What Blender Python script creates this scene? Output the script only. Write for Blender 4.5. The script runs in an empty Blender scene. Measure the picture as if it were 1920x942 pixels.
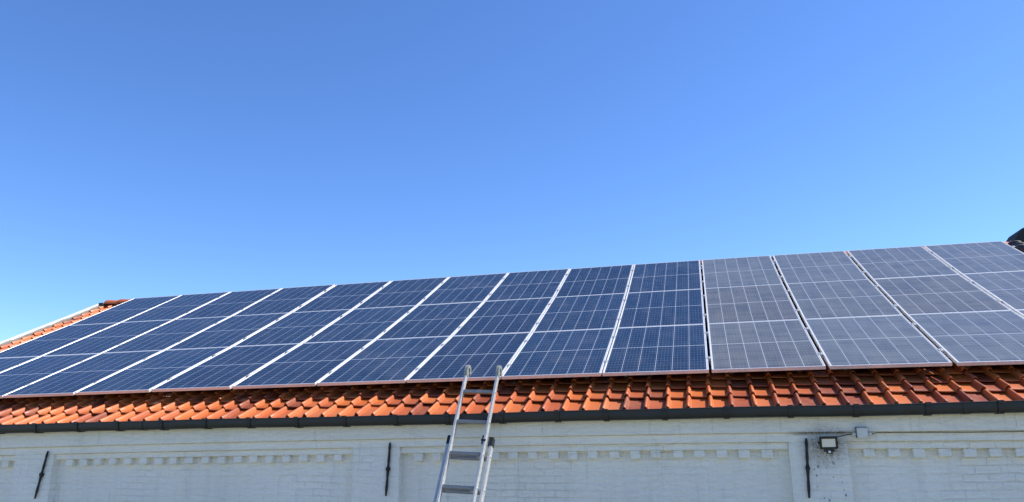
import bpy, bmesh, math, random
from mathutils import Matrix, Vector
from math import radians, sin, cos, pi, tan

random.seed(7)
S = bpy.context.scene
COL = S.collection
H = 2.4                      # height of the panels' lower edge above the yard

# ------------------------------------------------------------------ camera
cam_d = bpy.data.cameras.new('camera')
cam_d.sensor_width = 36.0
cam_d.lens = 1425.05 * 36.0 / 1920.0
cam_d.clip_start = 0.05
cam_d.clip_end = 5000
cam = bpy.data.objects.new('camera', cam_d)
COL.objects.link(cam)
CR = Vector((0.9686254, 0.24812987, -0.0140145))
CU = Vector((0.07307227, -0.23044736, 0.97033729))
CF = Vector((-0.23754006, 0.94091742, 0.24134857))
m = Matrix((CR, CU, -CF)).transposed().to_4x4()
m.translation = Vector((11.49439863, -8.34477592, -0.69472454 + H))
cam.matrix_world = m
S.camera = cam

# ------------------------------------------------------------------ light
SUN_EL, SUN_AZ = radians(48), radians(72)     # azimuth from +Y towards +X
SKY_STRENGTH = 0.143
world = bpy.data.worlds.new('World')
S.world = world
world.use_nodes = True
wn, wl = world.node_tree.nodes, world.node_tree.links
bg = wn['Background']
sky = wn.new('ShaderNodeTexSky')
sky.sky_type = 'NISHITA'
sky.sun_disc = False
sky.sun_elevation = SUN_EL
sky.sun_rotation = SUN_AZ
sky.altitude = 1500
sky.air_density = 1.0
sky.dust_density = 0.5
sky.ozone_density = 6.0
hs = wn.new('ShaderNodeHueSaturation')       # deep saturated blue of a very clear day
hs.inputs['Hue'].default_value = 0.507
hs.inputs['Saturation'].default_value = 1.12
wl.new(sky.outputs[0], hs.inputs['Color'])
wl.new(hs.outputs[0], bg.inputs[0])
bg.inputs[1].default_value = SKY_STRENGTH

sun_d = bpy.data.lights.new('sun', 'SUN')
sun_d.energy = 5.0
sun_d.angle = radians(0.53)
sun_d.color = (1.0, 0.95, 0.87)
sun = bpy.data.objects.new('sun', sun_d)
COL.objects.link(sun)
sd = Vector((sin(SUN_AZ) * cos(SUN_EL), cos(SUN_AZ) * cos(SUN_EL), sin(SUN_EL)))
sun.rotation_euler = sd.to_track_quat('Z', 'Y').to_euler()
sun.location = sd * 60

S.view_settings.view_transform = 'Standard'
S.view_settings.look = 'None'
S.view_settings.exposure = 0.75
S.view_settings.gamma = 1.0
S.view_settings.use_curve_mapping = False

# ------------------------------------------------------------------ helpers
def link(o, parent=None):
    COL.objects.link(o)
    if parent is not None:
        o.parent = parent
    return o

def meta(o, label=None, cat=None, group=None, kind=None):
    if label: o['label'] = label
    if cat: o['category'] = cat
    if group: o['group'] = group
    if kind: o['kind'] = kind
    return o

def empty(name, loc, label, cat, group=None):
    o = bpy.data.objects.new(name, None)
    o.empty_display_size = 0.2
    COL.objects.link(o)
    o.location = loc
    return meta(o, label, cat, group)

class MB:
    """collects faces and links them as one mesh object"""
    def __init__(s):
        s.v, s.f, s.sm, s.tint = [], [], [], []
    def add(s, verts, faces, smooth=False, tint=0.5):
        b = len(s.v)
        s.v += [tuple(p) for p in verts]
        s.f += [tuple(b + i for i in f) for f in faces]
        s.sm += [smooth] * len(faces)
        s.tint += [tint] * len(verts)
    def box(s, a, b, tint=0.5, ch=0.0):
        x0, y0, z0 = a; x1, y1, z1 = b
        if ch <= 0:
            v = [(x0,y0,z0),(x1,y0,z0),(x1,y1,z0),(x0,y1,z0),(x0,y0,z1),(x1,y0,z1),(x1,y1,z1),(x0,y1,z1)]
            s.add(v, [(0,3,2,1),(4,5,6,7),(0,1,5,4),(1,2,6,5),(2,3,7,6),(3,0,4,7)], False, tint)
            return
        bm = bmesh.new()
        bmesh.ops.create_cube(bm, size=1.0)
        for q in bm.verts:
            q.co = Vector(((x0+x1)/2 + q.co.x*(x1-x0), (y0+y1)/2 + q.co.y*(y1-y0), (z0+z1)/2 + q.co.z*(z1-z0)))
        bmesh.ops.bevel(bm, geom=list(bm.edges), offset=ch, segments=2, profile=0.5, affect='EDGES')
        s.bm(bm, tint)
    def bm(s, bm, tint=0.5, smooth=False):
        bm.verts.index_update()
        s.add([q.co[:] for q in bm.verts], [[q.index for q in f.verts] for f in bm.faces], smooth, tint)
        bm.free()
    def tube(s, pts, r, n=8, cap=True):
        pts = [Vector(p) for p in pts]
        rad = r if isinstance(r, (list, tuple)) else [r]*len(pts)
        V, Fc = [], []
        up = None
        for i, p in enumerate(pts):
            d = (pts[min(i+1, len(pts)-1)] - pts[max(i-1, 0)]).normalized()
            if up is None:
                up = Vector((0,0,1)) if abs(d.z) < 0.9 else Vector((1,0,0))
            a = d.cross(up).normalized(); b = a.cross(d).normalized(); up = b
            for k in range(n):
                t = 2*pi*k/n
                V.append(p + (a*cos(t) + b*sin(t))*rad[i])
        for i in range(len(pts)-1):
            for k in range(n):
                k2 = (k+1) % n
                Fc.append((i*n+k, i*n+k2, (i+1)*n+k2, (i+1)*n+k))
        if cap:
            Fc.append(tuple(range(n-1, -1, -1)))
            Fc.append(tuple((len(pts)-1)*n + k for k in range(n)))
        s.add(V, Fc, True)
    def prism(s, prof, axis0, axis1):
        """extrude closed profile [(y,z)..] from x=axis0 to x=axis1"""
        n = len(prof)
        V = [(axis0, y, z) for y, z in prof] + [(axis1, y, z) for y, z in prof]
        Fc = [(i, (i+1) % n, n+(i+1) % n, n+i) for i in range(n)]
        Fc += [tuple(range(n-1, -1, -1)), tuple(range(n, 2*n))]
        s.add(V, Fc)
    def build(s, name, mat, parent=None, fn=None, tint=False, fix=True):
        v = [fn(p) for p in s.v] if fn else s.v
        me = bpy.data.meshes.new(name)
        me.from_pydata(v, [], s.f)
        me.polygons.foreach_set('use_smooth', s.sm)
        if tint:
            at = me.attributes.new('tint', 'FLOAT', 'POINT')
            at.data.foreach_set('value', s.tint)
        me.materials.append(mat)
        me.update()
        if fix:
            bm = bmesh.new(); bm.from_mesh(me)
            bmesh.ops.recalc_face_normals(bm, faces=bm.faces)
            bm.to_mesh(me); bm.free()
        o = bpy.data.objects.new(name, me)
        link(o, parent)
        if parent is not None and parent.get('world_children'):
            o.location = -parent.location
        return o

# ------------------------------------------------------------------ materials
class NT:
    def __init__(s, name):
        s.m = bpy.data.materials.new(name); s.m.use_nodes = True
        s.n = s.m.node_tree.nodes; s.l = s.m.node_tree.links
        s.p = s.n['Principled BSDF']
    def set(s, **k):
        for a, b in k.items():
            s.inp(s.p, a.replace('_', ' '), b)
        return s
    def inp(s, node, key, val):
        sock = node.inputs[key]
        if isinstance(val, bpy.types.NodeSocket): s.l.new(val, sock)
        elif hasattr(sock.default_value, '__len__') and isinstance(val, (tuple, list)) and len(val) == 3 and len(sock.default_value) == 4:
            sock.default_value = (*val, 1)
        else: sock.default_value = val
    def math(s, op, a, b=None, c=None, clamp=False):
        n = s.n.new('ShaderNodeMath'); n.operation = op; n.use_clamp = clamp
        for i, v in enumerate((a, b, c)):
            if v is not None: s.inp(n, i, v)
        return n.outputs[0]
    def mix(s, fac, a, b, mode='MIX'):
        n = s.n.new('ShaderNodeMix'); n.data_type = 'RGBA'; n.blend_type = mode
        s.inp(n, 0, fac); s.inp(n, 6, a); s.inp(n, 7, b)
        return n.outputs[2]
    def obj(s):
        n = s.n.new('ShaderNodeTexCoord'); return n.outputs['Object']
    def xyz(s, v):
        n = s.n.new('ShaderNodeSeparateXYZ'); s.inp(n, 0, v); return n.outputs
    def comb(s, x, y, z=0.0):
        n = s.n.new('ShaderNodeCombineXYZ'); s.inp(n, 0, x); s.inp(n, 1, y); s.inp(n, 2, z); return n.outputs[0]
    def noise(s, scale, vec=None, detail=4, rough=0.55, dist=0.0):
        n = s.n.new('ShaderNodeTexNoise'); n.inputs['Scale'].default_value = scale
        n.inputs['Detail'].default_value = detail; n.inputs['Roughness'].default_value = rough
        n.inputs['Distortion'].default_value = dist
        s.inp(n, 'Vector', vec if vec is not None else s.obj())
        return n.outputs
    def ramp(s, fac, *stops):
        n = s.n.new('ShaderNodeValToRGB'); e = n.color_ramp.elements
        while len(e) < len(stops): e.new(0.5)
        for k, (p, c) in enumerate(stops):
            e[k].position = p
            e[k].color = (c, c, c, 1) if not hasattr(c, '__len__') else (*c, 1)
        s.inp(n, 0, fac); return n.outputs[0]
    def remap(s, v, a, b, c=0.0, d=1.0):
        n = s.n.new('ShaderNodeMapRange'); s.inp(n, 0, v)
        n.inputs[1].default_value = a; n.inputs[2].default_value = b
        n.inputs[3].default_value = c; n.inputs[4].default_value = d
        return n.outputs[0]
    def bump(s, h, strength=0.5, dist=0.01, prev=None):
        n = s.n.new('ShaderNodeBump'); n.inputs['Strength'].default_value = strength
        n.inputs['Distance'].default_value = dist
        s.inp(n, 'Height', h)
        if prev is not None: s.inp(n, 'Normal', prev)
        return n.outputs[0]
    def attr(s, name):
        n = s.n.new('ShaderNodeAttribute'); n.attribute_name = name; return n.outputs['Fac']
    def objrand(s):
        n = s.n.new('ShaderNodeObjectInfo'); return n.outputs['Random']

def simple(name, col, rough=0.5, metal=0.0, nscale=None, namp=0.15, bump=0.0):
    t = NT(name)
    t.set(Base_Color=col, Roughness=rough, Metallic=metal)
    if nscale:
        f = t.noise(nscale)[0]
        c = t.mix(t.remap(f, 0.3, 0.7), tuple(x*(1-namp) for x in col), tuple(min(1, x*(1+namp)) for x in col))
        t.set(Base_Color=c, Roughness=t.remap(f, 0.25, 0.75, max(0.05, rough-0.1), min(1, rough+0.1)))
        if bump: t.set(Normal=t.bump(f, bump, 0.003))
    return t.m

# painted brick wall -------------------------------------------------
LAMP_X, LAMP_Z = 12.53, -0.76 + H
Z_LINE = -0.672 + H
def wall_mat(name='painted_brick', jk=0.85):
    t = NT(name)
    o = t.obj(); X, Y, Z = t.xyz(o)
    wob = t.noise(1.6, o, 4)
    wob2 = t.noise(14.0, o, 3)
    zz = t.math('ADD', Z, t.math('ADD', t.math('MULTIPLY', t.math('SUBTRACT', wob[0], 0.5), 0.055), t.math('MULTIPLY', t.math('SUBTRACT', wob2[0], 0.5), 0.012)))
    xx = t.math('ADD', t.math('ADD', X, Y), t.math('MULTIPLY', t.math('SUBTRACT', wob2[0], 0.5), 0.03))
    br = t.n.new('ShaderNodeTexBrick')
    t.inp(br, 'Vector', t.comb(xx, zz))
    br.inputs['Scale'].default_value = 1.0
    br.inputs['Brick Width'].default_value = 0.209
    br.inputs['Row Height'].default_value = 0.071
    br.inputs['Mortar Size'].default_value = 0.006
    br.inputs['Mortar Smooth'].default_value = 0.8
    br.inputs['Color1'].default_value = (1, 1, 1, 1); br.inputs['Color2'].default_value = (0.7, 0.7, 0.7, 1)
    br.inputs['Mortar'].default_value = (0, 0, 0, 1)
    fill = t.remap(t.noise(1.7, o, 4)[0], 0.50, 0.72, 0.0, 0.9)     # joints mostly filled by old coats of paint
    joint = t.math('MULTIPLY', t.math('MULTIPLY', br.outputs['Fac'], fill), jk)
    face = t.xyz(br.outputs['Color'])[0]
    fine = t.noise(60, o, 5, 0.65)[0]
    big = t.noise(0.9, o, 4)[0]
    stre = t.noise(1.0, t.comb(t.math('MULTIPLY', X, 7.0), Y, t.math('MULTIPLY', Z, 0.8)), 4)[0]
    c = t.mix(t.remap(big, 0.3, 0.7), (0.82, 0.80, 0.73), (0.88, 0.86, 0.79))
    c = t.mix(t.math('MULTIPLY', t.remap(stre, 0.52, 0.78), 0.25), c, (0.50, 0.51, 0.49))
    run = t.noise(1.0, t.comb(t.math('MULTIPLY', X, 22.0), t.math('MULTIPLY', Y, 3.0), t.math('MULTIPLY', Z, 1.5)), 5, 0.7)[0]
    c = t.mix(t.math('MULTIPLY', t.remap(run, 0.58, 0.72), 0.30), c, (0.40, 0.38, 0.33))
    c = t.mix(t.math('MULTIPLY', joint, 0.12), c, (0.46, 0.46, 0.44))
    c = t.mix(t.math('MULTIPLY', t.remap(t.noise(30, o, 5, 0.7)[0], 0.60, 0.72), 0.30), c, (0.42, 0.42, 0.40))
    # soot and droppings around the floodlight
    dx = t.math('SUBTRACT', X, LAMP_X - 0.02); dz = t.math('SUBTRACT', Z, LAMP_Z - 0.03)
    dist = t.math('SQRT', t.math('ADD', t.math('POWER', t.math('MULTIPLY', dx, 0.85), 2.0), t.math('POWER', dz, 2.0)))
    ang = t.math('ARCTAN2', dz, dx)
    rays = t.noise(1.0, t.comb(t.math('MULTIPLY', ang, 9.0), t.math('MULTIPLY', dist, 5.0)), 4, 0.7)[0]
    soot_and_band = t.math('MULTIPLY', t.remap(dist, 0.08, 0.23, 1.0, 0.0), t.remap(t.math('ADD', t.math('MULTIPLY', rays, 0.15), t.math('MULTIPLY', t.noise(45, o, 6, 0.75)[0], 0.85)), 0.34, 0.60))
    soot_and_band = t.math('MULTIPLY', soot_and_band, 0.78, clamp=True)
    speck = None
    for (px, py, r) in ((365,630,9), (338,649,5), (350,692,7), (461,703,4), (468,603,8), (474,612,6), (530,826,8), (522,790,4),
                        (516,735,4), (512,705,3), (385,846,5), (418,861,7), (345,770,4), (420,640,3), (405,600,5)):
        ex = t.math('SUBTRACT', t.math('ADD', X, t.math('MULTIPLY', t.math('SUBTRACT', t.noise(60, o)[0], 0.5), 0.012)), LAMP_X + (px-443)*0.0013)
        ez = t.math('MULTIPLY', t.math('SUBTRACT', Z, LAMP_Z - (py-465)*0.0013), 0.75)
        m_ = t.math('LESS_THAN', t.math('ADD', t.math('MULTIPLY', ex, ex), t.math('MULTIPLY', ez, ez)), (r*0.0013)**2)
        speck = m_ if speck is None else t.math('MAXIMUM', speck, m_)
    crack = t.math('MULTIPLY', t.math('LESS_THAN', t.math('ABSOLUTE', t.math('SUBTRACT', xx, 14.115 + -0.54)), 0.003), t.math('GREATER_THAN', Z, Z_LINE+0.02))
    speck = t.math('MAXIMUM', speck, t.math('MULTIPLY', crack, 0.5))
    line_band = t.math('MULTIPLY', t.remap(t.math('ABSOLUTE', t.math('SUBTRACT', Z, Z_LINE)), 0.006, 0.030, 1, 0),  # dark uneven band along the cornice line above the floodlight
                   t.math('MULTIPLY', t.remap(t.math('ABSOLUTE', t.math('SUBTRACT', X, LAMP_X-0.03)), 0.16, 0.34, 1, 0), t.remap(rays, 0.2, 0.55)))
    soot_and_band = t.math('MAXIMUM', soot_and_band, t.math('MULTIPLY', line_band, 0.75))
    c = t.mix(t.math('MAXIMUM', soot_and_band, t.math('MULTIPLY', speck, 0.6)), c, (0.035, 0.035, 0.035))
    t.set(Base_Color=c, Roughness=t.remap(fine, 0.3, 0.7, 0.55, 0.8))
    lump = t.noise(1.0, t.comb(t.math('MULTIPLY', X, 9.0), Y, t.math('MULTIPLY', zz, 26.0)), 5, 0.65, 0.6)[0]
    h = t.math('ADD', t.math('ADD', t.math('MULTIPLY', joint, -0.8), t.math('MULTIPLY', lump, 2.6)), t.math('ADD', t.math('MULTIPLY', face, 0.35*jk), t.math('ADD', t.math('MULTIPLY', fine, 0.5), t.math('MULTIPLY', wob2[0], 0.8))))
    t.set(Normal=t.bump(h, 0.9, 0.008))
    return t.m

# clay pantiles -------------------------------------------------------
def tile_mat():
    t = NT('clay_tile')
    o = t.obj(); ti = t.attr('tint')
    big = t.noise(1.3, o, 4)[0]; mid = t.noise(18, o, 5, 0.6)[0]; fine = t.noise(120, o, 4, 0.6)[0]
    c = t.ramp(ti, (0.0, (0.20, 0.042, 0.016)), (0.3, (0.36, 0.078, 0.020)), (0.65, (0.46, 0.112, 0.020)), (1.0, (0.44, 0.120, 0.034)))
    c = t.mix(t.math('MULTIPLY', t.remap(mid, 0.45, 0.75), 0.30), c, (0.30, 0.065, 0.022))
    c = t.mix(t.math('MULTIPLY', t.remap(t.noise(45, o, 5, 0.7)[0], 0.62, 0.72), 0.3), c, (0.45, 0.26, 0.15))
    c = t.mix(t.math('MULTIPLY', t.remap(t.noise(9, o, 6, 0.75)[0], 0.60, 0.74), 0.40), c, (0.10, 0.055, 0.032))
    c = t.mix(t.math('MULTIPLY', t.remap(big, 0.45, 0.7), 0.25), c, (0.42, 0.17, 0.085))
    v = t.n.new('ShaderNodeTexVoronoi'); v.inputs['Scale'].default_value = 34
    t.inp(v, 'Vector', o)
    lich = t.math('MULTIPLY', t.math('LESS_THAN', v.outputs['Distance'], t.remap(t.noise(3.5, o, 3)[0], 0.48, 0.72, 0.0, 0.34)), t.remap(t.noise(90, o, 4)[0], 0.35, 0.6))
    c = t.mix(t.math('MULTIPLY', lich, 0.6), c, (0.30, 0.26, 0.17))
    t.set(Base_Color=c, Roughness=t.remap(mid, 0.3, 0.7, 0.34, 0.62))
    t.inp(t.p, 'Specular IOR Level', 0.35)
    t.set(Normal=t.bump(t.math('ADD', mid, t.math('MULTIPLY', fine, 0.4)), 0.25, 0.004))
    return t.m

# solar cells behind glass ---------------------------------------------
PW, PL = 1.126, 1.787
def cell_mat(name, dusty):
    t = NT(name)
    o = t.obj(); X, Y, Z = t.xyz(o); rnd = t.objrand()
    u = t.math('ADD', X, PW/2)                    # 0..PW
    mx = 0.020                                    # white margin beside the cells
    cw = (PW - 2*mx) / 6.0
    a = t.math('DIVIDE', t.math('SUBTRACT', u, mx), cw)
    fa = t.math('FRACT', a)
    ea = t.math('MULTIPLY', t.math('MINIMUM', fa, t.math('SUBTRACT', 1.0, fa)), cw)     # metres to column gap
    colgap = t.math('LESS_THAN', ea, 0.0026)
    mid = t.math('LESS_THAN', t.math('ABSOLUTE', t.math('SUBTRACT', Y, PL/2)), 0.0065)
    nrow = 20.0
    my = 0.020
    ch = (PL - 2*my) / nrow
    b = t.math('DIVIDE', t.math('SUBTRACT', Y, my), ch)
    fb = t.math('FRACT', b)
    eb = t.math('MULTIPLY', t.math('MINIMUM', fb, t.math('SUBTRACT', 1.0, fb)), ch)
    rowgap = t.math('LESS_THAN', eb, 0.0012)
    fbus = t.math('FRACT', t.math('MULTIPLY', fa, 5.0))
    bus = t.math('LESS_THAN', t.math('ABSOLUTE', t.math('SUBTRACT', fbus, 0.5)), 0.5*0.0016/(cw/5))
    edge = t.math('MAXIMUM', t.math('GREATER_THAN', t.math('ABSOLUTE', X), PW/2 - mx), t.math('GREATER_THAN', t.math('ABSOLUTE', t.math('SUBTRACT', Y, PL/2)), PL/2 - my))
    # polycrystalline grain, one tone per cell
    wn_ = t.n.new('ShaderNodeTexWhiteNoise'); wn_.noise_dimensions = '3D'
    t.inp(wn_, 0, t.comb(t.math('FLOOR', a), t.math('FLOOR', b), rnd))
    tone = wn_.outputs['Value']
    v = t.n.new('ShaderNodeTexVoronoi'); v.inputs['Scale'].default_value = 70
    t.inp(v, 'Vector', o)
    grain = t.xyz(v.outputs['Color'])[0]
    f = t.math('ADD', t.math('MULTIPLY', tone, 0.6), t.math('MULTIPLY', grain, 0.4))
    f = t.math('ADD', f, t.remap(rnd, 0, 1, -0.25, 0.25))
    c = t.mix(f, (0.004, 0.012, 0.030), (0.010, 0.027, 0.058))
    c = t.mix(t.math('MULTIPLY', bus, 0.40), c, (0.30, 0.34, 0.42))
    c = t.mix(t.math('MULTIPLY', rowgap, 0.55), c, (0.35, 0.42, 0.55))
    c = t.mix(t.math('MULTIPLY', t.math('MAXIMUM', colgap, mid), 0.9 if dusty else 0.62), c, (0.55, 0.60, 0.68))
    c = t.mix(edge, c, (0.62, 0.63, 0.64))
    smear = t.noise(1.0, t.comb(t.math('MULTIPLY', X, 9.0), t.math('MULTIPLY', Y, 1.2), t.math('MULTIPLY', rnd, 40.0)), 5, 0.6)[0]
    cloud = t.noise(2.5, t.comb(X, Y, t.math('MULTIPLY', rnd, 30.0)), 5, 0.6)[0]
    if dusty:
        d = t.math('ADD', t.remap(smear, 0.3, 0.7, DUST-0.06, DUST+0.06), t.remap(cloud, 0.3, 0.7, -0.05, 0.05))
        d = t.math('ADD', d, t.math('ADD', t.remap(tone, 0, 1, -0.05, 0.05), t.remap(rnd, 0, 1, -0.05, 0.05)))
        d = t.math('MULTIPLY', d, t.remap(Y, 0.02, 0.09, 0.7, 1.0))
        c = t.mix(d, c, t.mix(t.remap(rnd, 0.2, 0.8), (0.250, 0.232, 0.175), (0.222, 0.226, 0.200)))
        rough = t.remap(cloud, 0.3, 0.7, 0.17, 0.24)
    else:
        d = t.math('ADD', t.math('MULTIPLY', t.remap(smear, 0.42, 0.8), 0.07), t.math('MULTIPLY', t.remap(cloud, 0.5, 0.75), t.remap(rnd, 0, 1, 0.02, 0.09)))
        c = t.mix(d, c, (0.30, 0.28, 0.27))
        rough = t.remap(cloud, 0.3, 0.7, 0.10, 0.16)
    t.set(Base_Color=c, Roughness=rough)
    t.inp(t.p, 'IOR', 1.34 if dusty else 1.27)
    t.set(Normal=t.bump(t.noise(3.0, t.comb(X, Y, t.math('MULTIPLY', rnd, 9.0)), 2)[0], 0.04, 0.02))
    return t.m

DUST = 0.40
M = {}
M['wall'] = wall_mat()
M['band'] = wall_mat('painted_smooth_band', 0.25)
M['tile'] = tile_mat()
M['clean'] = cell_mat('clean_solar_cells', False)
M['dusty'] = cell_mat('dusty_solar_cells', True)
M['alu'] = simple('frame_aluminium', (0.80, 0.79, 0.77), 0.38, 0.55, 30, 0.06)
M['ladder'] = simple('ladder_aluminium', (0.52, 0.52, 0.50), 0.40, 0.40, 25, 0.12, 0.1)
M['rung'] = simple('rung_aluminium', (0.31, 0.31, 0.31), 0.45, 0.5, 25, 0.12, 0.1)
M['clamp'] = simple('clamp_metal', (0.45, 0.45, 0.44), 0.45, 0.5)
M['gutter'] = simple('gutter_plastic', (0.013, 0.017, 0.019), 0.48, 0.0, 8, 0.35, 0.05)
M['bracket'] = simple('bracket_black', (0.012, 0.012, 0.013), 0.5)
M['iron'] = simple('black_iron', (0.013, 0.014, 0.016), 0.55, 0.2, 60, 0.4, 0.4)
M['black'] = simple('black_plastic', (0.012, 0.012, 0.013), 0.4)
M['capgrey'] = simple('grey_plastic', (0.20, 0.22, 0.20), 0.45, 0.0, 50, 0.2)
M['verge'] = simple('white_verge_paint', (0.52, 0.52, 0.50), 0.5, 0.0, 12, 0.15, 0.1)
M['mortar'] = simple('grey_mortar', (0.16, 0.15, 0.13), 0.9, 0.0, 25, 0.3, 0.6)
M['board'] = simple('roof_boarding', (0.06, 0.045, 0.035), 0.9)
M['slate'] = simple('dark_glazed_tile', (0.022, 0.022, 0.028), 0.60, 0.0, 20, 0.4, 0.2)
M['darkbrick'] = simple('sooty_brick', (0.020, 0.022, 0.020), 0.85, 0.0, 30, 0.5, 0.6)
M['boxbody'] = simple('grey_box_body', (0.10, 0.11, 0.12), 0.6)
M['box'] = simple('white_painted_plastic', (0.64, 0.63, 0.58), 0.5, 0.0, 20, 0.08)
M['lens'] = simple('lamp_lens', (0.78, 0.74, 0.64), 0.3)

# ------------------------------------------------------------------ ground
def ground():
    t = NT('yard_sand_gravel')
    o = t.obj()
    g = t.noise(22, o, 6, 0.7)[0]; b = t.noise(0.25, o, 4)[0]
    c = t.mix(t.remap(g, 0.3, 0.7), (0.17, 0.155, 0.085), (0.27, 0.245, 0.15))
    c = t.mix(t.math('MULTIPLY', t.remap(b, 0.5, 0.65), 0.7), c, (0.10, 0.115, 0.04))
    t.set(Base_Color=c, Roughness=0.95, Normal=t.bump(g, 0.6, 0.02))
    mb = MB(); L = 1500
    mb.add([(-L,-L,0),(L,-L,0),(L,L,0),(-L,L,0)], [(0,1,2,3)])
    meta(mb.build('ground', t.m, fix=False), kind='structure')
ground()

# ------------------------------------------------------------------ roof geometry
TH = 0.43978161
A_ROW, W_COL = 1.79085, 1.154
SAG = (-0.05286, -0.0267, -0.00773, 0.00753, -0.01213, -0.00917, 0.01991)
OFF = (0.0005, -0.005, -0.005, -0.0163, 0.0044, 0.0145, 0.026, 0.0066, 0.0062, -0.0178, -0.0172, -0.0127, 0.007, 0.0251, 0.0115)
def surf(c, r):
    u = (c-7)/7; v = r/1.5-1
    b = SAG
    return b[0]*(1-v*v)+b[1]*u*u+b[2]*u*(1-v*v)+b[3]*u*v+b[4]*u*u*v+b[5]*u**3+b[6]*u*u*(1-v*v)
def roof_pt(x, s, n):
    """point on the (slightly sagging) roof: x along the eaves, s up the slope, n off the panels' plane"""
    c = min(max(x/W_COL, -0.8), 14.8); r = min(max(3 - s/A_ROW, 0), 3)
    n = n + surf(c, r)
    return (x, s*cos(TH) - n*sin(TH), s*sin(TH) + n*cos(TH) + H)

# ------------------------------------------------------------------ building
X0, X1 = -0.93, 17.15
RIDGE_S = 5.52
house = empty('farm_building', (8.1, 4.9, 0), 'long white painted brick farm building with orange tiled roof under the solar panels', 'building')
house['world_children'] = True
def bow(p):
    x, y, z = p
    return (x, y, z - 0.033*((x-10.3)/6.4)**2)

Y_REC, Y_B3, Y_PIL, Y_TOP = -0.392, -0.462, -0.500, -0.540
Z1, Z2, Z3, ZD, ZT = -0.661+H, -0.748+H, -0.815+H, -0.893+H, -0.40+H
BACK = 2*(RIDGE_S*cos(TH)+0.08) + 0.43
RY, RZ = RIDGE_S*cos(TH) + 0.08, RIDGE_S*sin(TH) - 0.22 + H

mb = MB()      # carcass: front recess plane, gables, back
def seg_x(a, b, n):
    return [a + (b-a)*i/n for i in range(n+1)]
xs = seg_x(X0+0.06, X1-0.06, 40)
for i in range(40):
    mb.add([(xs[i],Y_REC,0.0),(xs[i+1],Y_REC,0.0),(xs[i+1],Y_REC,Z3+0.02),(xs[i],Y_REC,Z3+0.02)], [(0,1,2,3)])
for x in (X0+0.06, X1-0.06):
    mb.add([(x,Y_REC,0),(x,BACK,0),(x,BACK,ZT-0.1),(x,RY,RZ),(x,Y_REC,ZT-0.1)], [(0,1,2,3,4)])
mb.add([(X0+0.06,BACK,0),(X1-0.06,BACK,0),(X1-0.06,BACK,ZT-0.1),(X0+0.06,BACK,ZT-0.1)], [(0,1,2,3)])
mb.build('wall', M['wall'], house, bow, fix=False)

def strips(mb, x0, x1, y0, y1, z0, z1, n, ch=0.006):
    """horizontal moulding split lengthwise so that it can follow the settled wall"""
    e = seg_x(x0, x1, n)
    prof = [(y0, z0+ch), (y0+ch, z0), (y1, z0), (y1, z1), (y0+ch, z1), (y0, z1-ch)]
    k = len(prof)
    V = [(x, y, z) for x in e for y, z in prof]
    Fc = []
    for i in range(n):
        for j in range(k):
            Fc.append((i*k+j, i*k+(j+1) % k, (i+1)*k+(j+1) % k, (i+1)*k+j))
    Fc += [tuple(range(k-1, -1, -1)), tuple(n*k+j for j in range(k))]
    mb.add(V, Fc)

mb = MB(); strips(mb, X0, X1, Y_TOP, Y_REC+0.2, Z1, -0.462+H, 40)
mb.build('cornice', M['band'], house, bow)
mb = MB(); strips(mb, X0+0.03, X1-0.03, Y_PIL, Y_REC+0.2, Z2, Z1-0.0005, 40)
mb.build('frieze', M['band'], house, bow)
pil = [(X0+0.03, -0.75), (3.19, 3.753), (7.697, 8.242), (12.187, 12.708), (16.65, X1-0.03)]
for a, b in pil:
    mb = MB(); mb.box((a, Y_PIL, 0.002), (b, Y_REC+0.2, Z2-0.0005), ch=0.006)
    mb.build('pilaster', M['wall'], house, bow)
for i in range(4):
    a, b = pil[i][1], pil[i+1][0]
    mb = MB(); strips(mb, a+0.002, b-0.002, Y_B3, Y_REC+0.1, Z3, Z2-0.0005, 14)
    n = int((b - a - 0.25)//0.209) + 1
    st = a + ((b-a) - ((n-1)*0.209 + 0.107))/2
    for k in range(n):
        x = st + k*0.209 + random.uniform(-0.005, 0.005)
        w = 0.101 + random.uniform(-0.008, 0.008)
        mb.box((x, Y_B3+0.006+random.uniform(-0.004, 0.004), ZD+random.uniform(-0.006, 0.006)), (x+w, Y_REC+0.1, Z3-0.0005), ch=0.009)
    mb.build('dentil_course', M['wall'], house, bow)

# wrought iron wall anchors
for (xt, zt, xb, zb) in ((3.691,-0.745,3.586,-1.295), (8.14,-0.702,8.106,-1.249), (12.348,-0.717,12.321,-1.254)):
    T = Vector((xt, Y_PIL-0.022, zt+H)); B = Vector((xb, Y_PIL-0.022, zb+H))
    mb = MB()
    pts, rad = [], []
    for k in range(13):
        f = k/12
        pts.append(T.lerp(B, f)); rad.append(0.0135 + 0.005*math.exp(-((f-0.5)/0.05)**2) + 0.002*math.sin(k*2.1))
    rad[0] = 0.008; rad[-1] = 0.009
    mb.tube(pts, rad, 7)
    c = T.lerp(B, 0.5)
    mb.tube([c + Vector((0,-0.016,0)), c + Vector((0,0.05,0))], 0.022, 8)
    mb.build('wall_anchor', M['iron'], house)

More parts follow.
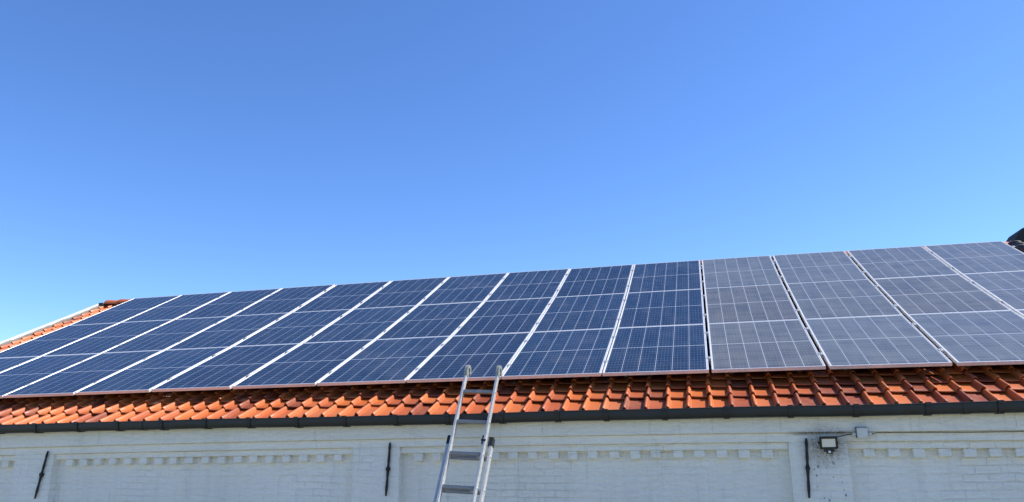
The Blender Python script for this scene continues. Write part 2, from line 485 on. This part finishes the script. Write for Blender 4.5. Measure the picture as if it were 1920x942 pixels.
# --- roof: tiles, boarding, ridge, verge
TP = 0.2085; GAUGE = 0.2435; PAN = -0.197
def tile_profile(t):
    a = abs(t)
    if t < -0.132: return -0.010
    if a < 0.130:
        return 0.052*max(0.0, cos(pi/2*a/0.130))**0.55
    q = ((t if t > 0 else 1+t) - 0.130)/0.74      # pan falls slightly towards the next roll
    return 0.007*(1-q) - 0.003*math.sin(pi*q)
TS = [-0.134,-0.130,-0.126,-0.110,-0.080,-0.042,0,0.042,0.080,0.110,0.126,0.130,0.160,0.28,0.42,0.58,0.74,0.885]
def add_tile(mb, xc, s0, ln):
    tint = min(1, max(0, random.gauss(0.5, 0.28))) if random.random() > 0.12 else 0.0
    jx, js, jn = random.uniform(-.006,.006), random.uniform(-.012,.012), random.uniform(-.003,.006)
    rot = random.uniform(-.014, .014)
    V, Fc = [], []
    sts = [0.0, 0.012, 0.13, ln]
    n = len(TS)
    for k, ds in enumerate(sts):
        lift = 0.036*(1 - ds/ln) - (0.004 if k == 0 else 0) + 0.002*(1 if k == 1 else 0)
        for t in TS:
            hgt = tile_profile(t)*(1.0 if k else 0.96)
            V.append(roof_pt(xc + t*TP + jx + rot*ds, s0 + js + ds + rot*t*TP, PAN + lift + hgt + jn))
    for t in TS:      # underside of the front lip
        V.append(roof_pt(xc + t*TP*0.97 + jx, s0 + js + 0.004, PAN + 0.036 - 0.012 + tile_profile(t)*0.84 + jn))
    for t in TS:
        V.append(roof_pt(xc + t*TP*0.97 + jx, s0 + js + 0.10, PAN + 0.025 - 0.012 + tile_profile(t)*0.84 + jn))
    for k in range(len(sts)-1):
        for i in range(n-1):
            Fc.append((k*n+i, k*n+i+1, (k+1)*n+i+1, (k+1)*n+i))
    b = len(sts)*n
    for i in range(n-1):
        Fc.append((b+i, b+i+1, i+1, i))
        Fc.append((b+n+i, b+n+i+1, b+i+1, b+i))
    mb.add(V, Fc, True, tint)

mb = MB()
S_FIRST = -0.095 - 2*GAUGE
ncol0 = int(math.ceil((X0 + 0.05 - 9.41)/TP)); ncol1 = int((X1 - 0.15 - 9.41)/TP)
k = 0
while True:
    s = S_FIRST + k*GAUGE
    if s > RIDGE_S - 0.12: break
    for j in range(ncol0, ncol1+1):
        x = 9.41 + j*TP
        if s > 0.75 and 0.45 < x < 15.75:      # wholly under the panels
            continue
        ext = 0.09 if k == 0 else 0.0
        add_tile(mb, x, s - ext, GAUGE + 0.075 + ext)
    k += 1
roof = mb.build('roof', M['tile'], house, tint=True, fix=False)
# smooth tiles with crisp lips
for p in roof.data.polygons: pass

mb = MB()
for i in range(36):
    a = X0+0.04 + (X1-X0-0.08)*i/36; b = X0+0.04 + (X1-X0-0.08)*(i+1)/36
    for j in range(9):
        s0 = -0.60 + (RIDGE_S+0.60)*j/9; s1 = -0.60 + (RIDGE_S+0.60)*(j+1)/9
        mb.add([roof_pt(a,s0,-0.225), roof_pt(b,s0,-0.225), roof_pt(b,s1,-0.225), roof_pt(a,s1,-0.225)], [(0,1,2,3)])
pr = roof_pt(8, RIDGE_S, -0.20)
mb.add([(X0,pr[1],pr[2]),(X1,pr[1],pr[2]),(X1,BACK+0.3,ZT-0.1),(X0,BACK+0.3,ZT-0.1)], [(0,1,2,3)])
o = mb.build('roof_boarding', M['board'], roof, fix=False)

mb = MB()   # ridge tiles
x = X0 + 0.12
while x < X1 - 0.2:
    ln = 0.36; tint = random.random()
    V, Fc = [], []
    for e, (dx, rr) in enumerate(((0, 0.105), (0.03, 0.108), (ln, 0.092))):
        for k in range(11):
            t = pi*k/10
            c = roof_pt(x+dx, RIDGE_S, -0.155 + (0.012 if e < 2 else 0))
            V.append((x+dx, c[1] + rr*1.15*cos(t), c[2] + rr*sin(t)))
    for e in range(2):
        for k in range(10):
            Fc.append((e*11+k, e*11+k+1, (e+1)*11+k+1, (e+1)*11+k))
    Fc.append(tuple(range(11)))
    mb.add(V, Fc, False, tint)
    x += 0.33
mb.build('ridge_cap', M['tile'], roof, tint=True)

mb = MB()   # pale verge capping along the left gable
ss = seg_x(-0.60, RIDGE_S-0.10, 14)
prof = [(-0.040,-0.24),(-0.040,-0.085),(-0.033,-0.075),(0.018,-0.075),(0.025,-0.083),(0.025,-0.24)]
V = [roof_pt(X0+px, s, pn) for s in ss for px, pn in prof]; Fc = []
k = len(prof)
for i in range(len(ss)-1):
    for j in range(k):
        Fc.append((i*k+j, i*k+(j+1) % k, (i+1)*k+(j+1) % k, (i+1)*k+j))
Fc += [tuple(range(k)), tuple(len(V)-k+j for j in range(k))]
mb.add(V, Fc); mb.build('verge_trim', M['verge'], roof)
mb = MB()   # mortar fillet between capping and tiles
V, Fc = [], []
ss = seg_x(-0.58, RIDGE_S-0.12, 60)
for s in ss:
    V += [roof_pt(X0+0.045, s, -0.105+random.uniform(-.008,.008)), roof_pt(X0+0.085+random.uniform(-.012,.012), s, -0.125), roof_pt(X0+0.10, s, -0.18)]
for i in range(len(ss)-1):
    for j in range(2): Fc.append((i*3+j, i*3+j+1, (i+1)*3+j+1, (i+1)*3+j))
mb.add(V, Fc); mb.build('mortar_fillet', M['mortar'], roof, fix=False)

mb = MB()   # black ridge end at the left gable
c = roof_pt(X0+0.02, RIDGE_S, -0.10)
mb.box((c[0]-0.02, c[1]-0.13, c[2]-0.10), (c[0]+0.11, c[1]+0.13, c[2]-0.005), ch=0.025)
mb.build('ridge_end', M['slate'], roof)

# dark chimney foot and glazed tiles by the right gable
mb = MB()
def P5(x, z): return x, z + H
outl = [(16.30, 1.9), (16.29, 2.20), (16.345, 2.265), (16.475, 2.44), (16.50, 2.45), (16.80, 2.46), (16.83, 2.44), (17.02, 2.2), (17.02, 1.9)]
yf, yb = 4.85, 5.45
V = [(x, yf + 0.10*max(0, z-2.1), z+H) for x, z in outl] + [(x, yb, z+H) for x, z in outl]
k = len(outl)
Fc = [(i, (i+1) % k, k+(i+1) % k, k+i) for i in range(k)] + [tuple(range(k-1,-1,-1)), tuple(range(k, 2*k))]
mb.add(V, Fc); mb.build('chimney', M['darkbrick'], roof)
mb = MB()
for i in range(9):
    s = RIDGE_S - 0.12 - 0.135*i
    p = Vector(roof_pt(16.30 + 0.018*math.sin(i*2.3), s, -0.075))
    q = Vector(roof_pt(16.36 + 0.018*math.sin(i*2.3), s-0.16, -0.045))
    mb.tube([p, p.lerp(q, 0.5) + Vector((0,0,0.012)), q], [0.052, 0.060, 0.064], 10)
mb.build('flashing_tile', M['slate'], roof)

# --- gutter
GY0, GY1 = -0.536, -0.690       # back and front of the trough
GZ = -0.432 + H; GZB = -0.523 + H
def gutter_prof(off=0.0):
    p = []
    cx, rx, ry = (GY0+GY1)/2, abs(GY0-GY1)/2 + off, (GZ-GZB) + off
    for k in range(13):
        t = pi*k/12
        p.append((cx + rx*math.copysign(abs(cos(t))**0.55, cos(t)), GZ - ry*abs(sin(t))**0.62))
    return p
mb = MB()
outer = gutter_prof(); inner = gutter_prof(-0.004)
prof = outer + [(GY1-0.010, GZ+0.002), (GY1-0.010, GZ+0.010), (GY1+0.004, GZ+0.012)] + inner[::-1][1:]
e = seg_x(X0-0.02, X1+0.02, 60); k = len(prof)
V = [(x, y, z + 0.0035*sin(x*1.27+0.4) + 0.002*sin(x*3.3)) for x in e for y, z in prof]; Fc = []
for i in range(60):
    for j in range(k):
        Fc.append((i*k+j, i*k+(j+1) % k, (i+1)*k+(j+1) % k, (i+1)*k+j))
Fc += [tuple(range(k)), tuple(60*k+j for j in range(k))]
mb.add(V, Fc)
def gsag(x): return 0.0035*sin(x*1.27+0.4) + 0.002*sin(x*3.3)
gut = mb.build('gutter', M['gutter'], house)

bx = [3.61, 4.21, 4.78, 5.38, 5.95, 6.51, 7.10, 7.67, 8.26, 8.84, 9.42, 10.0, 10.49, 11.06, 11.64, 12.22, 12.79, 13.39, 13.97]
bx = [3.61-0.58*k for k in range(7, 0, -1)] + bx + [13.97+0.58*k for k in range(1, 6)]
bo = gutter_prof(0.009)
bprof = [(y, z) for y, z in bo] + [(GY1-0.018, GZ+0.014), (GY1+0.002, GZ+0.018), (GY1+0.004, GZ-0.004)] + gutter_prof(-0.001)[::-1][1:]
first = None
for x in bx:
    if first is None:
        mb = MB(); mb.prism(bprof, -0.025, 0.025)
        mb.box((-0.025, GY1-0.020, GZ-0.012), (0.025, GY1-0.002, GZ+0.020), ch=0.004)
        first = mb.build('gutter_bracket', M['bracket'], gut)
        o = first
    else:
        o = first.copy(); COL.objects.link(o); o.parent = gut
    o.location = (x, 0, gsag(x))
for x in (5.1, 9.2, 13.7):      # joint collars
    mb = MB(); mb.prism(gutter_prof(0.0045) + gutter_prof(-0.001)[::-1], x-0.03, x+0.03)
    mb.build('gutter_joint', M['gutter'], gut).location.z = gsag(x)

# ------------------------------------------------------------------ solar panels
FH = 0.036
def frame_mesh():
    mb = MB()
    ring = []
    w, l = PW/2, PL
    def rect(i, z): return [(-w+i, i, z), (w-i, i, z), (w-i, l-i, z), (-w+i, l-i, z)]
    loops = [rect(0.018, -FH), rect(0.0, -FH), rect(0.0, -0.0016), rect(0.0016, 0.0), rect(0.0105, 0.0), rect(0.0115, -0.0015), rect(0.0115, -0.006)]
    V = [p for lp in loops for p in lp]; Fc = []
    for i in range(len(loops)-1):
        for j in range(4):
            Fc.append((i*4+j, i*4+(j+1) % 4, (i+1)*4+(j+1) % 4, (i+1)*4+j))
    mb.add(V, Fc)
    return mb
def build_panel(dusty, label):
    root = empty('solar_panel', (0,0,0), label, 'solar panel', 'solar panels on the roof')
    frame_mesh().build('frame', M['alu'], root)
    mb = MB(); w = PW/2 - 0.0117
    mb.box((-w, 0.0117, -0.0075), (w, PL-0.0117, -0.0030))
    mb.build('cell_sheet', M['dusty' if dusty else 'clean'], root)
    for y in (0.40, 1.38):
        mb = MB()
        mb.box((PW/2-0.008, y-0.030, -0.004+0.0045), (PW/2+0.036, y+0.030, 0.0040), ch=0.001)
        mb.box((PW/2+0.006, y-0.028, -0.030), (PW/2+0.024, y+0.028, 0.0004))
        mb.tube([(PW/2+0.015, y, 0.003), (PW/2+0.015, y, 0.011)], 0.0065, 8)
        mb.build('clamp', M['clamp'], root)
        mb = MB()
        mb.box((-W_COL/2+0.004, y-0.02, -FH-0.042), (W_COL/2-0.004, y+0.02, -FH-0.001))
        for fx in (-0.35, 0.35):
            mb.box((fx-0.02, y-0.03, -0.185), (fx+0.02, y+0.03, -FH-0.040))
        mb.build('mounting_rail', M['clamp'], root)
    return root
def copy_thing(src):
    r = src.copy(); COL.objects.link(r)
    for ch in src.children:
        c = ch.copy(); COL.objects.link(c); c.parent = r
    return r
ORD = ['first', 'second', 'third', 'fourth', 'fifth', 'sixth', 'seventh', 'eighth', 'ninth', 'tenth']
ROW = ['top', 'middle', 'bottom']
proto = {}
for c in range(14):
    for r in range(3):
        dusty = c >= 10
        if dusty:
            lab = 'dusty grey solar panel, %s row, %s column right of the clean blue panels' % (ROW[r], ORD[c-10])
        else:
            lab = 'clean blue solar panel, %s row, %s column from the left roof end' % (ROW[r], ORD[c])
        if dusty not in proto:
            o = build_panel(dusty, lab); proto[dusty] = o
        else:
            o = copy_thing(proto[dusty]); o['label'] = lab
        def pp(cc, rr):
            return Vector(roof_pt_raw(cc, rr))
        def roof_pt_raw(cc, rr):
            s = (3-rr)*A_ROW; n = surf(cc, rr)
            return (cc*W_COL, s*cos(TH)-n*sin(TH), s*sin(TH)+n*cos(TH)+H)
        a, b, d, e = pp(c, r+1), pp(c+1, r+1), pp(c, r), pp(c+1, r)
        ex = ((b-a)+(e-d)).normalized(); ey = ((d-a)+(e-b)); ez = ex.cross(ey).normalized(); ey = ez.cross(ex)
        mid = (a+b)/2 + ex*((OFF[c]+OFF[c+1])/2) + ey*((A_ROW-PL)/2) + ez*random.uniform(-0.0015, 0.0015)
        mt = Matrix((ex, ey, ez)).transposed().to_4x4(); mt.translation = mid
        o.matrix_world = mt @ Matrix.Rotation(random.uniform(-.0012,.0012), 4, 'X') @ Matrix.Rotation(random.uniform(-.0012,.0012), 4, 'Y')

# ------------------------------------------------------------------ ladder
lt, lb = Vector((8.994,-0.573,-0.055)), Vector((8.905,-1.171,-1.253))
rt, rb = Vector((9.362,-0.579,-0.068)), Vector((9.293,-1.170,-1.251))
up = ((lt-lb)+(rt-rb)).normalized()
ax = (rt-lt); ax = (ax - up*ax.dot(up)).normalized()
outn = up.cross(ax); outn = outn if outn.y > 0 else -outn     # towards the wall
outn = ax.cross(up) if ax.cross(up).y > 0 else -ax.cross(up)
c0 = (lt+rt)/2 + Vector((0,0,H))
def LP(a, u, d): return c0 + ax*a + up*u + outn*d     # a across, u up, d towards the wall
U_GROUND = -(c0.z - 0.02)/up.z
base = LP(0, U_GROUND, 0)
lad = empty('extension_ladder', (base.x, base.y, 0), 'two section aluminium extension ladder leaning on the dark gutter', 'ladder')
lad['world_children'] = True
def lbox(mb, a0, a1, u0, u1, d0, d1, ch=0.003):
    t = MB(); t.box((a0, d0, u0), (a1, d1, u1), ch=ch)
    mb.add([LP(x, z, y) for x, y, z in t.v], t.f)
HW = 0.187
def stile(side, u0, u1, half, d0, d1, wid):
    """channel section stile with holes for the rung ends drawn as small sunk rings"""
    mb = MB()
    a_out = side*half; a_in = side*(half-wid)
    lo, hi = min(a_out, a_in), max(a_out, a_in)
    lbox(mb, lo, hi, u0, u1, d0, d1)
    return mb
RS = 0.345
u_r0 = -0.158          # first rung of the upper section
for sd_ in (-1, 1):
    mb = stile(sd_, -1.95, 0.055, HW, -0.028, 0.030, 0.024)
    o = mb.build('stile', M['ladder'], lad)
    mb = MB()          # rung end rivets on the outside of the stile
    for k in range(6):
        u = u_r0 - RS*k
        mb.tube([LP(sd_*(HW+0.0), u, 0.0), LP(sd_*(HW+0.003), u, 0.0)], 0.011, 10)
    mb.build('rivet', M['clamp'], o)
for k in range(6):
    u = u_r0 - RS*k
    mb = MB(); lbox(mb, -HW+0.022, HW-0.022, u-0.016, u+0.016, -0.016, 0.018, 0.005)
    for g in range(4):
        lbox(mb, -HW+0.024, HW-0.024, u+0.012-0.008*g-0.0015, u+0.012-0.008*g+0.0015, -0.0185, -0.0155, 0)
    mb.build('rung', M['rung'], lad)
HL = 0.240
for sd_ in (-1, 1):
    mb = stile(sd_, U_GROUND, -0.665, HL, 0.036, 0.100, 0.026)
    o = mb.build('stile', M['ladder'], lad)
    mb = MB()
    for k in range(2, 8):
        u = u_r0 - RS*k + 0.01
        if u > U_GROUND+0.1:
            mb.tube([LP(sd_*HL, u, 0.068), LP(sd_*(HL+0.003), u, 0.068)], 0.012, 10)
    mb.build('rivet', M['clamp'], o)
    mb = MB(); lbox(mb, sd_*HL-0.020 if sd_ > 0 else -HL-0.004, HL+0.004 if sd_ > 0 else -HL+0.020, U_GROUND-0.02, U_GROUND+0.07, 0.030, 0.106, 0.006)
    mb.build('foot', M['black'], lad)
for k in range(2, 8):
    u = u_r0 - RS*k - 0.012
    if u < U_GROUND + 0.12: break
    mb = MB(); lbox(mb, -HL+0.024, HL-0.024, u-0.017, u+0.017, 0.050, 0.086, 0.005)
    mb.build('rung', M['rung'], lad)
# black guide brackets at the head of the lower section
for sd_ in (-1, 1):
    mb = MB()
    a0, a1 = sorted((sd_*(HL-0.045), sd_*(HL+0.004)))
    lbox(mb, a0, a1, -0.735, -0.640, 0.032, 0.104, 0.005)
    a0, a1 = sorted((sd_*(HW-0.026), sd_*(HW-0.044)))
    if sd_ > 0: lbox(mb, a0, a1, -0.745, -0.650, -0.020, 0.06, 0.005)
    if sd_ > 0: lbox(mb, *sorted((sd_*(HW-0.045), sd_*(HW+0.004))), -0.720, -0.700, -0.036, -0.029, 0.002)
    mb.build('guide_bracket', M['black'], lad)
# rounded grey end hooks
for sd_ in (-1, 1):
    mb = MB()
    V, Fc = [], []
    a0, a1 = sorted((sd_*(HW+0.004), sd_*(HW-0.029)))
    K = 14
    cu, cd, R1, R2 = 0.105, 0.022, 0.062, 0.030
    pts = [(0.035, -0.034)]
    ring_o = [(cu + R1*sin(t), cd - R1*cos(t)) for t in [pi*k/K for k in range(K+3)]]
    ring_i = [(cu + R2*sin(t), cd - R2*cos(t)) for t in [pi*k/K for k in range(K+3)]]
    poly = [(0.030, -0.036)] + [(0.07, -0.040)] + ring_o + ring_i[::-1] + [(0.075, 0.028), (0.030, 0.034)]
    n = len(poly)
    V = [LP(a0, u, d) for u, d in poly] + [LP(a1, u, d) for u, d in poly]
    # side walls plus side faces as quads between outer and inner ring
    Fc = [(i, (i+1) % n, n+(i+1) % n, n+i) for i in range(n)]
    no = len(ring_o)
    for base_i in (0, n):
        for i in range(no-1):
            o1, o2 = base_i+2+i, base_i+3+i
            i1, i2 = base_i+2+2*no-1-i, base_i+2+2*no-2-i
            Fc.append((o1, o2, i2, i1))
        Fc.append((base_i+0, base_i+1, base_i+2, base_i+1+2*no, base_i+2+2*no, base_i+3+2*no))
    mb.add(V, Fc)
    mb.build('end_hook', M['capgrey'], lad)

# ------------------------------------------------------------------ floodlight, junction box, cables
lamp = empty('floodlight', (LAMP_X, Y_PIL, LAMP_Z), 'small black floodlight with motion sensor on the white pilaster', 'floodlight')
lamp['world_children'] = True
LY = Y_PIL - 0.105
def tilt(p):      # the head looks slightly downwards
    v = Vector(p) - Vector((LAMP_X, LY, LAMP_Z)); v.rotate(Matrix.Rotation(radians(14), 3, 'X')); v.rotate(Matrix.Rotation(radians(-0.6), 3, 'Y'))
    return tuple(v + Vector((LAMP_X, LY, LAMP_Z)))
mb = MB()
w, h = 0.078, 0.055
mb.box((LAMP_X-w, LY-0.012, LAMP_Z-h), (LAMP_X+w, LY+0.022, LAMP_Z-h+0.0165), ch=0.003)
mb.box((LAMP_X-w, LY-0.012, LAMP_Z+h-0.0165), (LAMP_X+w, LY+0.022, LAMP_Z+h), ch=0.003)
mb.box((LAMP_X-w, LY-0.012, LAMP_Z-h+0.015), (LAMP_X-w+0.0185, LY+0.022, LAMP_Z+h-0.015), ch=0.003)
mb.box((LAMP_X+w-0.0185, LY-0.012, LAMP_Z-h+0.015), (LAMP_X+w, LY+0.022, LAMP_Z+h-0.015), ch=0.003)
mb.box((LAMP_X-w+0.004, LY+0.004, LAMP_Z-h+0.004), (LAMP_X+w-0.004, LY+0.030, LAMP_Z+h-0.004), ch=0.003)
for k in range(7):
    x = LAMP_X - 0.054 + 0.018*k
    mb.box((x-0.002, LY+0.028, LAMP_Z-h+0.01), (x+0.002, LY+0.044, LAMP_Z+h-0.01))
mb.build('housing', M['black'], lamp, tilt)
mb = MB(); mb.box((LAMP_X-w+0.019, LY-0.006, LAMP_Z-h+0.017), (LAMP_X+w-0.019, LY+0.003, LAMP_Z+h-0.017))
mb.build('lens', M['lens'], lamp, tilt)
mb = MB()
mb.box((LAMP_X-0.085, LY+0.005, LAMP_Z-0.012), (LAMP_X-0.077, LY+0.06, LAMP_Z+0.012), ch=0.002)
mb.box((LAMP_X+0.077, LY+0.005, LAMP_Z-0.012), (LAMP_X+0.085, LY+0.06, LAMP_Z+0.012), ch=0.002)
mb.box((LAMP_X-0.085, LY+0.054, LAMP_Z-0.014), (LAMP_X+0.085, LY+0.062, LAMP_Z+0.014), ch=0.002)
mb.box((LAMP_X-0.03, LY+0.060, LAMP_Z-0.025), (LAMP_X+0.03, Y_PIL-0.001, LAMP_Z+0.025), ch=0.004)
mb.build('mounting_arm', M['black'], lamp)
mb = MB()
mb.box((LAMP_X-0.048, LY-0.004, LAMP_Z-h-0.026), (LAMP_X+0.048, LY+0.045, LAMP_Z-h-0.003), ch=0.006)
mb.box((LAMP_X-0.028, LY-0.012, LAMP_Z-h-0.044), (LAMP_X+0.028, LY+0.030, LAMP_Z-h-0.014), ch=0.008)
sen = mb.build('motion_sensor', M['black'], lamp)
mb = MB()
bm = bmesh.new(); bmesh.ops.create_uvsphere(bm, u_segments=14, v_segments=8, radius=0.013)
bmesh.ops.translate(bm, verts=bm.verts, vec=(LAMP_X-0.002, LY-0.012, LAMP_Z-h-0.026)); mb.bm(bm, smooth=True)
mb.build('sensor_eye', M['lens'], sen)

JX0, JX1, JZ0, JZ1 = 12.780, 12.880, -0.722+H, -0.622+H
jb = empty('junction_box', ((JX0+JX1)/2, Y_TOP, JZ0), 'square white painted junction box on the cornice beside the floodlight', 'junction box')
jb['world_children'] = True
JY = Y_TOP - 0.058
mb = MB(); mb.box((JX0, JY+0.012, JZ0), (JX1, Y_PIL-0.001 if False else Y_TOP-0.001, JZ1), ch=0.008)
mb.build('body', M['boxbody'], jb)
mb = MB(); mb.box((JX0+0.004, JY-0.004, JZ0-0.003), (JX1-0.002, JY+0.011, JZ1-0.006), ch=0.006)
for sx in (JX0+0.014, JX1-0.014):
    for sz in (JZ0+0.014, JZ1-0.014):
        mb.tube([(sx, JY-0.004, sz), (sx, JY-0.0065, sz)], 0.006, 8)
mb.build('lid', M['box'], jb)
for x0, x1 in ((JX0-0.032, JX0), (JX1, JX1+0.034)):
    mb = MB(); zc = JZ0 + 0.038
    mb.tube([(x0, JY+0.03, zc), ((x0+x1)/2, JY+0.03, zc), (x1, JY+0.03, zc)], 0.014, 10)
    mb.build('cable_gland', M['box'], jb)
def sagline(p0, p1, sag, n=14):
    p0, p1 = Vector(p0), Vector(p1)
    return [p0.lerp(p1, k/n) - Vector((0, 0, sag*4*(k/n)*(1-k/n))) for k in range(n+1)]
mb = MB()
mb.tube(sagline((LAMP_X+0.02, LY+0.045, LAMP_Z+0.03), (JX0-0.03, JY+0.03, JZ0+0.038), -0.006), 0.0048, 8)
meta(mb.build('cable', M['black']), 'short black cable from the floodlight up to the junction box', 'cable')
mb = MB()
pts = [(JX1+0.03, JY+0.03, JZ0+0.038), (JX1+0.10, Y_TOP+0.012, Z1-0.013)]
x = JX1 + 0.3
while x < X1:
    pts.append((x, Y_TOP+0.014+random.uniform(-.003,.003), Z1-0.012-0.033*((x-10.3)/6.4)**2+random.uniform(-.002,.002))); x += 0.25
mb.tube(pts, 0.0042, 8)
meta(mb.build('cable', M['mortar']), 'thin grey cable running right from the junction box under the cornice', 'cable')
